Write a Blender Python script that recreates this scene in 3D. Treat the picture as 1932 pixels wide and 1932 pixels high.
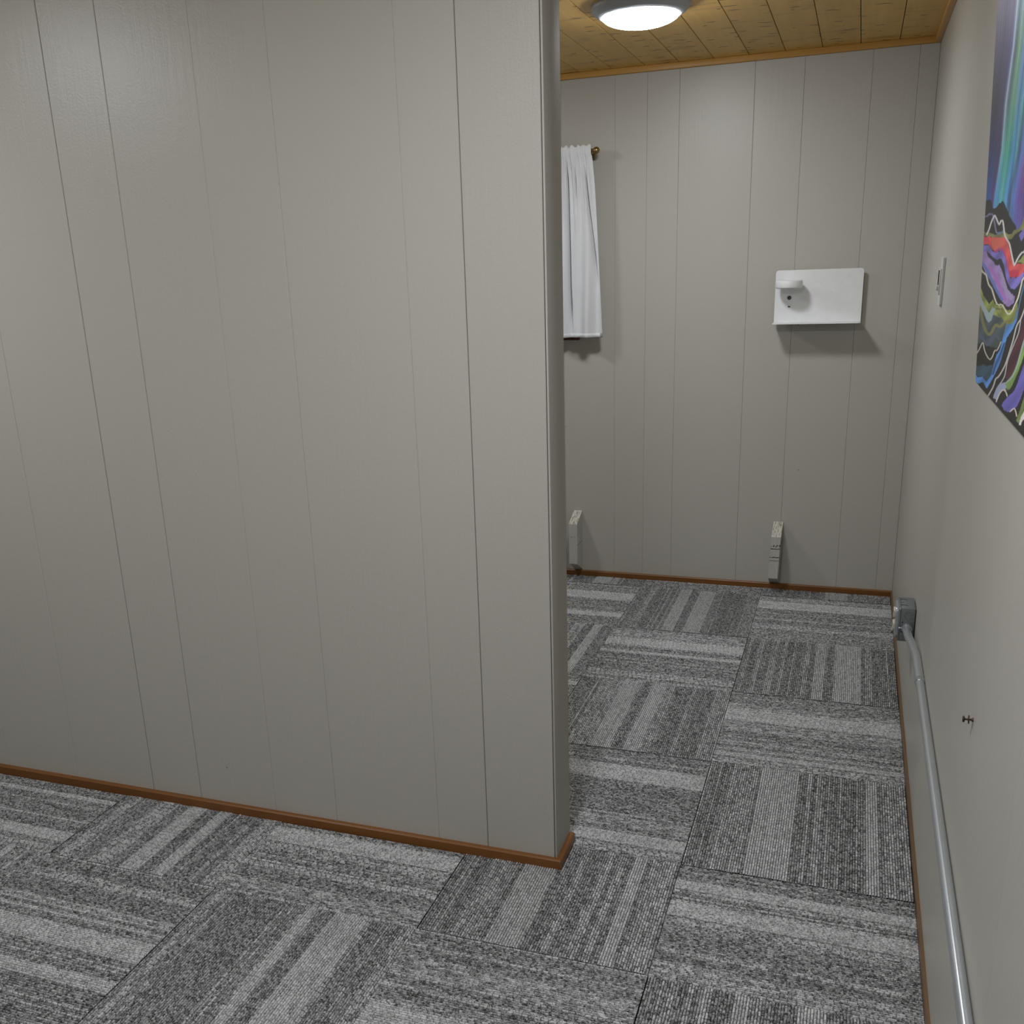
import bpy, bmesh, math, random
import numpy as np
from mathutils import Vector, Matrix

for o in list(bpy.data.objects):
    bpy.data.objects.remove(o, do_unlink=True)
SC = bpy.context.scene
COL = SC.collection

# ------------------------------------------------------------------ camera
YAW, PITCH, ROLL = .355574, .300599, -.0375086      # solved from the vanishing points
FPX, CX, CY, CAM_H = 1871.8, 920.93, 1081.14, 1.36
_cy, _sy, _cp, _sp = math.cos(YAW), math.sin(YAW), math.cos(PITCH), math.sin(PITCH)
_f = Vector((-_sy*_cp, _cy*_cp, -_sp))
_r0 = Vector((_cy, _sy, 0)); _u0 = _r0.cross(_f)
_r = math.cos(ROLL)*_r0 + math.sin(ROLL)*_u0
_u = -math.sin(ROLL)*_r0 + math.cos(ROLL)*_u0
camd = bpy.data.cameras.new('camera'); cam = bpy.data.objects.new('camera', camd); COL.objects.link(cam)
mw = Matrix.Identity(4)
for i in range(3):
    mw[i][0] = _r[i]; mw[i][1] = _u[i]; mw[i][2] = -_f[i]
mw[0][3], mw[1][3], mw[2][3] = 0, 0, CAM_H
cam.matrix_world = mw
camd.sensor_fit = 'HORIZONTAL'; camd.sensor_width = 36
camd.lens = FPX/1932*36
camd.shift_x = (966-CX)/1932; camd.shift_y = (CY-966)/1932
camd.clip_start = .02
SC.camera = cam

# ------------------------------------------------------------------ world, exposure
w = bpy.data.worlds.new('world'); SC.world = w; w.use_nodes = True
w.node_tree.nodes['Background'].inputs[0].default_value = (.01, .012, .016, 1)
w.node_tree.nodes['Background'].inputs[1].default_value = 1
vs = SC.view_settings
vs.view_transform = 'Standard'; vs.look = 'None'; vs.gamma = 1; vs.use_curve_mapping = False
vs.exposure = 0.0
LAMP_BACK, LAMP_HIDDEN, LAMP_FRONT, LAMP_LEFT = 86.0, 60.0, 136.0, 90.0                   # radiance of the lamp lenses
LAMP_COL = (.955, .985, 1.02)

# ------------------------------------------------------------------ place, in metres
XR = .210        # right wall face
YB = 4.168       # back wall face
YP = 1.940       # partition front face
YPB = 2.056      # partition back face
XE = -.575       # partition end face
XL, YF = -3.25, -1.7
ZC = 2.066       # ceiling face

# ------------------------------------------------------------------ node helpers
class NT:
    def __init__(s, name):
        s.m = bpy.data.materials.new(name); s.m.use_nodes = True
        s.t = s.m.node_tree; s.n = s.t.nodes; s.b = s.n['Principled BSDF']
    def add(s, typ, **kw):
        n = s.n.new(typ)
        for k, v in kw.items():
            if k.startswith('i_'):
                key = k[2:]; key = int(key) if key.isdigit() else key.replace('_', ' ')
                s.put(n.inputs[key], v)
            else: setattr(n, k, v)
        return n
    def put(s, sock, v):
        if isinstance(v, bpy.types.NodeSocket): s.t.links.new(v, sock)
        elif isinstance(v, bpy.types.Node): s.t.links.new(v.outputs[0], sock)
        else: sock.default_value = v
    def math(s, op, a, b=None, c=None, clamp=False):
        n = s.n.new('ShaderNodeMath'); n.operation = op; n.use_clamp = clamp
        s.put(n.inputs[0], a)
        if b is not None: s.put(n.inputs[1], b)
        if c is not None: s.put(n.inputs[2], c)
        return n.outputs[0]
    def mix(s, f, a, b, mode='MIX'):
        n = s.n.new('ShaderNodeMix'); n.data_type = 'RGBA'; n.blend_type = mode
        s.put(n.inputs[0], f); s.put(n.inputs[6], a); s.put(n.inputs[7], b)
        return n.outputs[2]
    def ramp(s, f, p0, p1):
        n = s.n.new('ShaderNodeMapRange'); n.clamp = True
        s.put(n.inputs[0], f); n.inputs[1].default_value = p0; n.inputs[2].default_value = p1
        return n.outputs[0]
    def xyz(s, v):
        n = s.n.new('ShaderNodeSeparateXYZ'); s.put(n.inputs[0], v); return n.outputs
    def vec(s, x, y, z=0.0):
        n = s.n.new('ShaderNodeCombineXYZ'); s.put(n.inputs[0], x); s.put(n.inputs[1], y); s.put(n.inputs[2], z); return n.outputs[0]
    def noise(s, v, scale, detail=2, rough=.5):
        n = s.n.new('ShaderNodeTexNoise'); s.put(n.inputs['Vector'], v); n.inputs['Scale'].default_value = scale
        n.inputs['Detail'].default_value = detail; n.inputs['Roughness'].default_value = rough; return n.outputs[0]
    def bump(s, h, strength, dist):
        n = s.n.new('ShaderNodeBump'); s.put(n.inputs['Height'], h)
        n.inputs['Strength'].default_value = strength; n.inputs['Distance'].default_value = dist
        s.put(s.b.inputs['Normal'], n.outputs[0]); return n
    def set(s, **kw):
        for k, v in kw.items(): s.put(s.b.inputs[k.replace('_', ' ')], v)
        return s
def C(r, g, b, a=1):      # sRGB 0..255 -> linear
    f = lambda c: (c/255/12.92) if c/255 <= .04045 else ((c/255+.055)/1.055)**2.4
    return (f(r), f(g), f(b), a)

def plain(name, col, rough=.5, metal=0., bump=0, bscale=300):
    t = NT(name); g = t.add('ShaderNodeTexCoord').outputs['Object']
    n = t.noise(g, 40, 3)
    c2 = tuple(x*.9 for x in col[:3])+(1,)
    t.set(Base_Color=t.mix(n, col, c2), Roughness=rough, Metallic=metal)
    if bump: t.bump(t.noise(g, bscale, 2), bump, .001)
    return t.m

def wall_paint(name, col, streak=False, rough=.38, spec=.45):
    t = NT(name)
    g = t.add('ShaderNodeTexCoord').outputs['Object']
    rnd = t.add('ShaderNodeObjectInfo').outputs['Random']
    x, y, z = t.xyz(g)
    big = t.noise(t.vec(x, y, t.math('MULTIPLY', z, .5)), 3.0, 3)
    fine = t.noise(g, 120, 2)
    v = t.math('ADD', t.math('MULTIPLY', big, .08), t.math('MULTIPLY', rnd, .03))
    c = t.mix(v, col, tuple(q*.55 for q in col[:3])+(1,))
    # sparse small scuffs and specks
    vo = t.add('ShaderNodeTexVoronoi'); t.put(vo.inputs['Vector'], t.vec(t.math('MULTIPLY', x, 7), t.math('MULTIPLY', y, 7), t.math('MULTIPLY', z, 5.5)))
    vo.inputs['Scale'].default_value = 1
    sp = t.math('LESS_THAN', vo.outputs['Distance'], .016)
    pick = t.math('GREATER_THAN', t.xyz(vo.outputs['Color'])[0], .45)
    c = t.mix(t.math('MULTIPLY', t.math('MULTIPLY', sp, pick), .6), c, (.04, .035, .03, 1))
    t.set(Base_Color=c, Roughness=rough, Specular_IOR_Level=spec)
    peel = t.noise(g, 260, 2)
    brush = t.noise(t.vec(t.math('MULTIPLY', x, 90), t.math('MULTIPLY', y, 90), t.math('MULTIPLY', z, 6)), 1.0, 3)
    h = t.math('ADD', t.math('MULTIPLY', peel, .5), t.math('MULTIPLY', brush, 1.2 if streak else .7))
    t.bump(h, .32, .0018)
    return t.m

def wood(name, ca, cb, cdark, axis='y', flecks=True, rough=.4, grain=1.0):
    t = NT(name)
    g = t.add('ShaderNodeTexCoord').outputs['Object']
    rnd = t.add('ShaderNodeObjectInfo').outputs['Random']
    x, y, z = t.xyz(g)
    a, b = (y, x) if axis == 'y' else (x, y)          # a runs along the grain
    off = t.math('MULTIPLY', rnd, 37)
    gv = t.vec(t.math('ADD', t.math('MULTIPLY', a, 1.6), off), t.math('ADD', t.math('MULTIPLY', b, 22), off), t.math('MULTIPLY', z, 22))
    n1 = t.noise(gv, 1.0, 5, .6)
    gv2 = t.vec(t.math('ADD', t.math('MULTIPLY', a, 5), off), t.math('MULTIPLY', b, 160), t.math('MULTIPLY', z, 160))
    n2 = t.noise(gv2, 1.0, 3, .6)
    f = t.math('ADD', t.math('MULTIPLY', n1, .75), t.math('MULTIPLY', n2, .25*grain))
    c = t.mix(t.ramp(f, .3, .75), ca, cb)
    c = t.mix(t.math('MULTIPLY', rnd, .35), c, tuple(q*.72 for q in cb[:3])+(1,))
    if flecks:
        wob = t.math('MULTIPLY', t.noise(t.vec(t.math('MULTIPLY', b, 20), off), 1, 2), 1.0)
        px = t.math('ADD', t.math('MULTIPLY', b, 11), off); py = t.math('ADD', t.math('MULTIPLY', a, 15), wob)
        vo = t.add('ShaderNodeTexVoronoi', voronoi_dimensions='2D')
        t.put(vo.inputs['Vector'], t.vec(px, py)); vo.inputs['Scale'].default_value = 1
        vx, vy, _ = t.xyz(vo.outputs['Position'])
        dy = t.math('ABSOLUTE', t.math('SUBTRACT', py, vy)); dx = t.math('ABSOLUTE', t.math('SUBTRACT', px, vx))
        cr = t.xyz(vo.outputs['Color'])                   # thin eyebrow-shaped flecks across the board
        e = t.math('ADD', t.math('POWER', t.math('DIVIDE', dx, t.math('ADD', t.math('MULTIPLY', cr[1], .26), .05)), 2), t.math('POWER', t.math('DIVIDE', dy, .075), 2))
        fl = t.math('MULTIPLY', t.math('MULTIPLY', t.math('SUBTRACT', 1.0, e, clamp=True), 2.6, clamp=True), t.math('GREATER_THAN', cr[0], .45))
        c = t.mix(t.math('MULTIPLY', fl, .9), c, cdark)
        # faint long figure
        fig = t.noise(t.vec(t.math('ADD', t.math('MULTIPLY', b, 6), off), t.math('MULTIPLY', a, 16)), 1, 3)
        c = t.mix(t.math('MULTIPLY', t.ramp(fig, .56, .72), .35), c, cdark)
    t.set(Base_Color=c, Roughness=rough, Specular_IOR_Level=.35)
    t.bump(f, .15, .001)
    return t.m

WALL = (.505, .488, .438, 1)
M = {}
M['paint'] = wall_paint('greige_wall_paint', WALL)
M['paint_right'] = wall_paint('greige_wall_paint_brushed', WALL, True)
M['paint_end'] = wall_paint('greige_end_paint', WALL, rough=.7, spec=.15)
M['dark_gap'] = plain('dark_joint', (.03, .026, .02, 1), .9)
M['ceil'] = wood('amber_ceiling_wood', C(228, 188, 108), C(206, 160, 80), C(70, 44, 20))
M['ceil_trim'] = wood('amber_trim_wood', C(216, 170, 94), C(190, 140, 68), C(90, 56, 26), 'x', False)
M['ceil_trim_y'] = wood('amber_trim_wood_side', C(216, 170, 94), C(190, 140, 68), C(90, 56, 26), 'y', False)
M['base_x'] = wood('stained_baseboard_wood', C(136, 90, 46), C(108, 68, 30), C(50, 26, 10), 'x', False, .35)
M['base_y'] = wood('stained_baseboard_wood_side', C(130, 102, 74), C(104, 80, 56), C(50, 26, 10), 'y', False, .4)
M['window_wood'] = wood('dark_window_wood', C(92, 42, 22), C(70, 30, 14), C(40, 18, 8), 'x', False, .4)

# ------------------------------------------------------------------ mesh helpers
def link(name, me, mat, parent=None):
    o = bpy.data.objects.new(name, me); COL.objects.link(o)
    if mat is not None and not me.materials: me.materials.append(M[mat] if isinstance(mat, str) else mat)
    if parent is not None: o.parent = parent
    return o
def from_bm(name, bm, mat, parent=None, smooth=False):
    bmesh.ops.recalc_face_normals(bm, faces=bm.faces)
    me = bpy.data.meshes.new(name); bm.to_mesh(me); bm.free()
    if smooth:
        for p in me.polygons: p.use_smooth = True
        me.set_sharp_from_angle(angle=math.radians(40))
    return link(name, me, mat, parent)
def bm_box(bm, lo, hi):
    v = [bm.verts.new((x, y, z)) for z in (lo[2], hi[2]) for y in (lo[1], hi[1]) for x in (lo[0], hi[0])]
    for f in ((0, 2, 3, 1), (4, 5, 7, 6), (0, 1, 5, 4), (2, 6, 7, 3), (0, 4, 6, 2), (1, 3, 7, 5)):
        bm.faces.new([v[i] for i in f])
    return v
def box(name, lo, hi, mat, parent=None, bev=0, seg=2):
    bm = bmesh.new(); bm_box(bm, lo, hi)
    if bev: bmesh.ops.bevel(bm, geom=list(bm.edges), offset=bev, segments=seg, profile=.5, affect='EDGES')
    return from_bm(name, bm, mat, parent, smooth=bool(bev) and seg > 1)
def prism(name, pts, ext, mat, parent=None, smooth=False, bev=0):
    """pts: list of 3D points of one end cap, ext: extrusion vector"""
    bm = bmesh.new()
    a = [bm.verts.new(p) for p in pts]; b = [bm.verts.new(Vector(p)+Vector(ext)) for p in pts]
    bm.faces.new(a); bm.faces.new(b[::-1])
    for i in range(len(pts)):
        j = (i+1) % len(pts); bm.faces.new((a[i], b[i], b[j], a[j]))
    if bev: bmesh.ops.bevel(bm, geom=list(bm.edges), offset=bev, segments=2, profile=.5, affect='EDGES')
    return from_bm(name, bm, mat, parent, smooth)
def lathe(name, prof, seg, mat, parent=None, origin=(0, 0, 0), axis='z', smooth=True):
    """prof: list of (radius, height)"""
    bm = bmesh.new(); rings = []
    def P(r, h, a):
        c, s = r*math.cos(a), r*math.sin(a)
        p = {'z': (c, s, h), 'x': (h, c, s), 'y': (c, h, s)}[axis]
        return Vector(p)+Vector(origin)
    for r, h in prof:
        if r < 1e-6: rings.append([bm.verts.new(P(0, h, 0))])
        else: rings.append([bm.verts.new(P(r, h, 2*math.pi*k/seg)) for k in range(seg)])
    for A, B in zip(rings, rings[1:]):
        if len(A) == 1 and len(B) == 1: continue
        for k in range(seg):
            l = (k+1) % seg
            if len(A) == 1: bm.faces.new((A[0], B[k], B[l]))
            elif len(B) == 1: bm.faces.new((A[k], A[l], B[0]))
            else: bm.faces.new((A[k], A[l], B[l], B[k]))
    return from_bm(name, bm, mat, parent, smooth)
def tube(name, pts, r, mat, parent=None, seg=20, sub=8):
    """smooth tube through pts (Catmull-Rom)"""
    P = [Vector(p) for p in pts]; path = []
    for i in range(len(P)-1):
        p0 = P[max(i-1, 0)]; p1 = P[i]; p2 = P[i+1]; p3 = P[min(i+2, len(P)-1)]
        n = sub if len(P) > 2 else 1
        for k in range(n):
            t = k/n
            path.append(.5*((2*p1)+(p2-p0)*t+(2*p0-5*p1+4*p2-p3)*t*t+(3*p1-p0-3*p2+p3)*t**3))
    path.append(P[-1])
    bm = bmesh.new(); rings = []
    for i, p in enumerate(path):
        d = (path[min(i+1, len(path)-1)]-path[max(i-1, 0)]).normalized()
        a = d.cross(Vector((0, 0, 1))) if abs(d.z) < .9 else d.cross(Vector((1, 0, 0)))
        a.normalize(); b = d.cross(a)
        rings.append([bm.verts.new(p+r*(math.cos(2*math.pi*k/seg)*a+math.sin(2*math.pi*k/seg)*b)) for k in range(seg)])
    for A, B in zip(rings, rings[1:]):
        for k in range(seg): bm.faces.new((A[k], A[(k+1) % seg], B[(k+1) % seg], B[k]))
    bm.faces.new(rings[0]); bm.faces.new(rings[-1][::-1])
    return from_bm(name, bm, mat, parent, True)
def empty(name, loc, label, cat, group=None):
    o = bpy.data.objects.new(name, None); COL.objects.link(o); o.location = loc; o.empty_display_size = .05
    o['label'] = label; o['category'] = cat
    if group: o['group'] = group
    return o
def tag(o, label, cat, group=None):
    o['label'] = label; o['category'] = cat
    if group: o['group'] = group
    return o
def struct(o, label=None, cat=None):
    o['kind'] = 'structure'
    if label: o['label'] = label
    if cat: o['category'] = cat
    return o
def adopt(parent):
    """children are built in world coordinates; keep them there under a moved empty"""
    for c in COL.objects:
        if c.parent == parent: c.matrix_parent_inverse = Matrix.Translation(-parent.location)

# ------------------------------------------------------------------ walls with board panelling
def board(parent, axis, face, sgn, a, b, z0, z1, mat, t=.007, ch=.0012):
    """upright panel board; axis: the wall runs along 'x' or 'y'; face: plane; sgn: outward normal sign"""
    sec = [(a, -t), (a, -ch), (a+ch, 0), (b-ch, 0), (b, -ch), (b, -t)]
    pts = [((s, face+sgn*d, z0) if axis == 'x' else (face+sgn*d, s, z0)) for s, d in sec]
    return prism('panel_board', pts, (0, 0, z1-z0), mat, parent)
def panelled(name, axis, face, sgn, lo, hi, grooves, gaps, z0, z1, mat, label, thick=.05, ch=.0012):
    t = .007
    if axis == 'x': core = box(name, (lo, min(face-sgn*t, face-sgn*thick), z0), (hi, max(face-sgn*t, face-sgn*thick), z1), 'dark_gap')
    else: core = box(name, (min(face-sgn*t, face-sgn*thick), lo, z0), (max(face-sgn*t, face-sgn*thick), hi, z1), 'dark_gap')
    struct(core, label, 'wall')
    e = [(lo, 0)]+list(zip(grooves, gaps))+[(hi, 0)]
    for (a, ga), (b, gb) in zip(e, e[1:]):
        board(core, axis, face, sgn, a+ga/2, b-gb/2, z0, z1, mat, t, ch)
    return core
mm = .001
# floor slab and ceiling first
floor = struct(box('floor', (XL-.06, YF-.06, -.05), (XR+.06, YB+.06, -.0005), 'dark_gap'), 'floor laid with grey striped carpet tiles', 'floor')
ceiling = struct(box('ceiling', (XL-.06, YF-.06, ZC+.016), (XR+.06, YB+.06, ZC+.06), 'dark_gap'), 'low ceiling of amber wooden boards', 'ceiling')
# back wall
gb = [-2.86, -2.61, -2.38, -2.20, -1.92, -1.69, -1.54, -1.29, -1.165, -.946, -.819, -.695, -.417, -.2405, -.008, .146]
gg = [.1]*9+[.05, .15, .2, .35, .3, .25, .3]
wall_back = panelled('wall_back', 'x', YB, -1, XL, XR, gb, [v*mm for v in gg], 0, ZC, 'paint', 'back wall of greige upright panel boards')
# right wall
gr = [-1.2, -.63, -.2, .31, .74, 1.162, 2.54, 2.79, 3.0, 3.52]
wall_right = panelled('wall_right', 'y', XR, -1, YF, YB, gr, [(.3 if abs(v-1.162) < .01 else .02)*mm for v in gr], 0, ZC, 'paint_right', 'right wall of greige upright panel boards', ch=.0007)
# partition
gp = [-3.0, -2.72, -2.47, -2.22, -1.969, -1.713, -1.56, -1.3305, -1.1525, -.873, -.7465]
pg = [.1, .1, .1, .1, .3, 1.6, 1.1, .08, .25, .06, 1.3]
CAPT = .004
part = struct(box('wall_partition', (XL, YP+.007, 0), (XE-CAPT-.0005, YPB-.007, ZC), 'dark_gap'), 'free-ended partition wall of greige upright panel boards', 'wall')
e = [(XL, 0)]+list(zip(gp, [v*mm for v in pg]))+[(XE-CAPT-.0022, 0)]
for (a, ga), (b, gb_) in zip(e, e[1:]):
    board(part, 'x', YP, -1, a+ga/2, b-gb_/2, 0, ZC, 'paint')
for a, b in zip([XL]+gp, gp+[XE-CAPT-.001]):
    board(part, 'x', YPB, 1, a+.0002, b-.0002, 0, ZC, 'paint')
box('end_board', (XE-CAPT-.0005, YP-.0002, 0), (XE, YPB-.0005, ZC), 'paint_end', part, bev=.0012, seg=2)
# unseen walls that close the rooms
wall_left = panelled('wall_left', 'y', XL, 1, YF, YB, [-1.3, -.9, -.4, .1, .6, 1.1, 1.5, 2.6, 3.1, 3.6], [.5*mm]*10, 0, ZC, 'paint', 'left wall of greige boards')
wall_front = panelled('wall_front', 'x', YF, 1, XL, XR, [-2.8, -2.3, -1.8, -1.3, -.8, -.3], [.5*mm]*6, 0, ZC, 'paint', 'wall behind the camera of greige boards')

# ceiling boards, running in depth
PW = .1288; j0 = -.0535
k = -26
xs = [XL]+[j0+PW*i for i in range(-24, 3) if XL < j0+PW*i < XR]+[XR]
for a, b in zip(xs, xs[1:]):
    ch = .0010; g = .0011
    sec = [(a+g, .016), (a+g, ch), (a+g+ch, 0), (b-g-ch, 0), (b-g, ch), (b-g, .016)]
    prism('ceiling_board', [(s, YF, ZC+d) for s, d in sec], (0, YB-YF, 0), 'ceil', ceiling)
# ceiling trims
struct(box('trim_1', (XL, YB-.019, ZC-.0215), (XR, YB, ZC), 'ceil_trim', bev=.002), 'amber wooden strip between back wall and ceiling', 'trim')
struct(box('trim_2', (XR-.019, YF, ZC-.0215), (XR, YB-.019, ZC), 'ceil_trim_y', bev=.002), 'amber wooden strip between right wall and ceiling', 'trim')
struct(box('trim_3', (XL, YP-.019, ZC-.0215), (XE, YP, ZC), 'ceil_trim', bev=.002), 'amber wooden strip along top of partition', 'trim')

# baseboards
BH = .031
bb = prism('baseboard_partition', [(XL, YP-.012, 0), (XL, YP-.012, BH-.003), (XL, YP-.009, BH), (XL, YP, BH), (XL, YP, 0)], (XE+.012-XL, 0, 0), 'base_x')
me = bb.data
for v in me.vertices:            # mitred outer corner
    if v.co.x > XE: v.co.x = XE+(YP-v.co.y)
struct(bb, 'brown stained baseboard along front of partition', 'baseboard')
be = prism('baseboard_end', [(XE+.012, YP, 0), (XE+.012, YP, BH-.003), (XE+.009, YP, BH), (XE, YP, BH), (XE, YP, 0)], (0, YPB-YP, 0), 'base_x')
for v in be.data.vertices:
    if v.co.y < YP+.001: v.co.y = YP-(v.co.x-XE)
struct(be, 'short brown baseboard round end of partition', 'baseboard')
struct(prism('baseboard_back', [(XL, YB-.012, 0), (XL, YB-.012, BH-.003), (XL, YB-.009, BH), (XL, YB, BH), (XL, YB, 0)], (XR-XL, 0, 0), 'base_x'), 'brown stained baseboard along back wall', 'baseboard')
struct(prism('baseboard_right', [(XR-.0065, YF, 0), (XR-.0065, YF, BH-.001), (XR-.005, YF, BH+.001), (XR, YF, BH+.001), (XR, YF, 0)], (0, YB-.012-YF, 0), 'base_y'), 'thin brown baseboard along right wall', 'baseboard')

# ------------------------------------------------------------------ carpet tiles
def carpet_mat():
    t = NT('grey_loop_carpet')
    uv = t.add('ShaderNodeUVMap', uv_map='rows').outputs[0]
    u, v, _ = t.xyz(uv)                                   # u: row number, v: metres along the row
    at = t.add('ShaderNodeAttribute', attribute_name='band')
    tone, dash, loud = t.xyz(at.outputs['Color'])
    rnd = t.add('ShaderNodeObjectInfo').outputs['Random']
    row = t.math('FLOOR', u)
    wn = t.add('ShaderNodeTexWhiteNoise', noise_dimensions='2D')
    t.put(wn.inputs['Vector'], t.vec(row, t.math('MULTIPLY', rnd, 91)))
    ln = t.math('MULTIPLY', dash, .05)                    # dash length in metres
    g = t.add('ShaderNodeTexCoord').outputs['Object']
    wob = t.math('MULTIPLY', t.noise(g, 70, 2), 1.2)
    s = t.math('ADD', t.math('ADD', t.math('DIVIDE', v, ln), t.math('MULTIPLY', wn.outputs[0], 40)), wob)
    cell = t.math('FLOOR', s)
    fr = t.math('FRACT', s)
    wc = t.add('ShaderNodeTexWhiteNoise', noise_dimensions='3D')
    t.put(wc.inputs['Vector'], t.vec(row, cell, t.math('MULTIPLY', rnd, 53)))
    val = wc.outputs[0]
    yv = t.vec(t.math('MULTIPLY', u, 2.4), t.math('MULTIPLY', v, 210), t.math('MULTIPLY', rnd, 31))
    yarn = t.noise(yv, 1.0, 3, .65)
    fluff = t.noise(g, 650, 2, .6)
    hump = t.math('MULTIPLY', t.math('MULTIPLY', t.math('SUBTRACT', 1.0, fr), fr), 4.0)
    tick = t.ramp(fr, .26, .08)
    amp = .52
    x_ = t.math('ADD', tone, t.math('MULTIPLY', t.math('SUBTRACT', val, .5), t.math('MINIMUM', amp, t.math('MULTIPLY', t.math('SUBTRACT', 1.05, tone), 1.5))))
    x_ = t.math('ADD', x_, t.math('MULTIPLY', t.math('SUBTRACT', yarn, .5), 2.3))
    x_ = t.math('ADD', x_, t.math('MULTIPLY', t.math('SUBTRACT', fluff, .5), 1.3))
    lit = t.ramp(x_, .08, .98)
    dk, lt = (.042, .042, .041, 1), (.74, .75, .76, 1)
    c = t.mix(lit, dk, lt)
    c = t.mix(t.math('MULTIPLY', tick, t.math('MULTIPLY', loud, .8)), c, dk)
    # shade in the valley between two rows, painted in with the dark colour
    fu = t.math('FRACT', u)
    edge = t.math('ABSOLUTE', t.math('SUBTRACT', fu, .5))
    c = t.mix(t.math('MULTIPLY', t.ramp(edge, .30, .48), .72), c, dk)
    t.set(Base_Color=c, Roughness=.95, Specular_IOR_Level=.1)
    h = t.math('ADD', t.math('MULTIPLY', hump, t.math('ADD', .3, t.math('MULTIPLY', lit, .9))), t.math('MULTIPLY', yarn, .8))
    t.bump(h, .8, .0022)
    return t.m
M['carpet'] = carpet_mat()
PITCH_R = .0058
def band_rows(n, spec, seed):
    """per row: tone, dash length / .05, tick strength"""
    rng = random.Random(seed); rows = []
    while len(rows) < n:
        k = rng.random()
        if k < .62: rows += [(rng.uniform(.42, .52), .13, .45)]*rng.randint(2, 6)
        elif k < .86: rows += [(rng.uniform(.62, .74), .28, 1.)]*rng.randint(1, 2)
        else: rows += [(.80, .28, .6)]
    rows = rows[:n]
    for kind, a, b in spec:
        for i in range(int(a*n), min(n, int(b*n)+1)):
            if i in (int(a*n), int(b*n)) and rng.random() < .5: continue
            if kind == 'L': rows[i] = (rng.uniform(.78, .87), .28, .65)
            elif kind == 'c': rows[i] = (rng.uniform(.62, .74), .32, 1.)
            elif kind == 'm': rows[i] = (.60, .28, .6)
            else: rows[i] = (rng.uniform(.66, .76), .28, 1.) if rng.random() < .13 else (rng.uniform(.40, .48), .13, .45)
    return rows
def carpet_tile(x0, x1, y0, y1, direction, spec, seed, cut=None):
    """direction 'V': rows run along y, 'H': rows run along x; rows are real ridges"""
    g = .0006; x0 += g; x1 -= g; y0 += g; y1 -= g
    across = (x1-x0) if direction == 'V' else (y1-y0)
    n = max(4, round(across/PITCH_R)); rows = band_rows(n, spec, seed)
    L0, L1 = (y0, y1) if direction == 'V' else (x0, x1)
    S0 = x0 if direction == 'V' else y0
    p = across/n; rng = random.Random(seed+5)
    verts, faces, uvs, bands = [], [], [], []
    def V(s, l, z):
        verts.append((s, l, z) if direction == 'V' else (l, s, z)); return len(verts)-1
    for i in range(n):
        top = .0076+(.0012 if rows[i][0] > .55 else 0)+rng.uniform(-.0003, .0003)
        s = S0+i*p; mid = s+p/2; l0, l1 = L0, L1
        if cut == 'f' and direction == 'V' and mid < XE+.0125: l1 = min(L1, YP-.0125)
        if cut == 'b' and direction == 'V' and mid < XE+.0125: l0 = max(L0, YPB)
        if cut == 'f' and direction == 'H' and mid > YP-.0125: l0 = max(L0, XE+.0125)
        if cut == 'b' and direction == 'H' and mid < YPB: l0 = max(L0, XE+.0125)
        prof = [(0, .0050), (.22, top-.0004), (.5, top), (.78, top-.0004), (1, .0050)]
        if i == 0: prof[0] = (0, 0)
        if i == n-1: prof[-1] = (1, 0)
        A = [V(s+f*p, l0, z) for f, z in prof]; B = [V(s+f*p, l1, z) for f, z in prof]
        for k in range(4):
            faces.append((A[k], A[k+1], B[k+1], B[k]) if direction == 'V' else (A[k], B[k], B[k+1], A[k+1]))
            f0, f1 = i+prof[k][0]*.998+.001, i+prof[k+1][0]*.998+.001
            q = [(f0, l0), (f1, l0), (f1, l1), (f0, l1)]
            uvs += q if direction == 'V' else [q[0], q[3], q[2], q[1]]
            bands += [rows[i]]*4
    me = bpy.data.meshes.new('carpet_tile'); me.from_pydata(verts, [], faces); me.update()
    ul = me.uv_layers.new(name='rows'); ul.data.foreach_set('uv', np.array(uvs, 'f').ravel())
    ca = me.color_attributes.new('band', 'FLOAT_COLOR', 'CORNER')
    ca.data.foreach_set('color', np.array([(a, b, c, 1) for a, b, c in bands], 'f').ravel())
    for pl in me.polygons: pl.use_smooth = True
    return link('carpet_tile', me, 'carpet', floor)
cols = [XR-.0065, -.301, -.801, -1.308, -1.795, -2.29, -2.79, XL+.002]
rows_b = [YB-.012, 4.056, 3.548, 3.048, 2.553, 2.030]       # room beyond the partition
rows_f = [2.030, 1.633, 1.133, .633, .133, -.367, -.867, -1.367, YF+.002]
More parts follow.
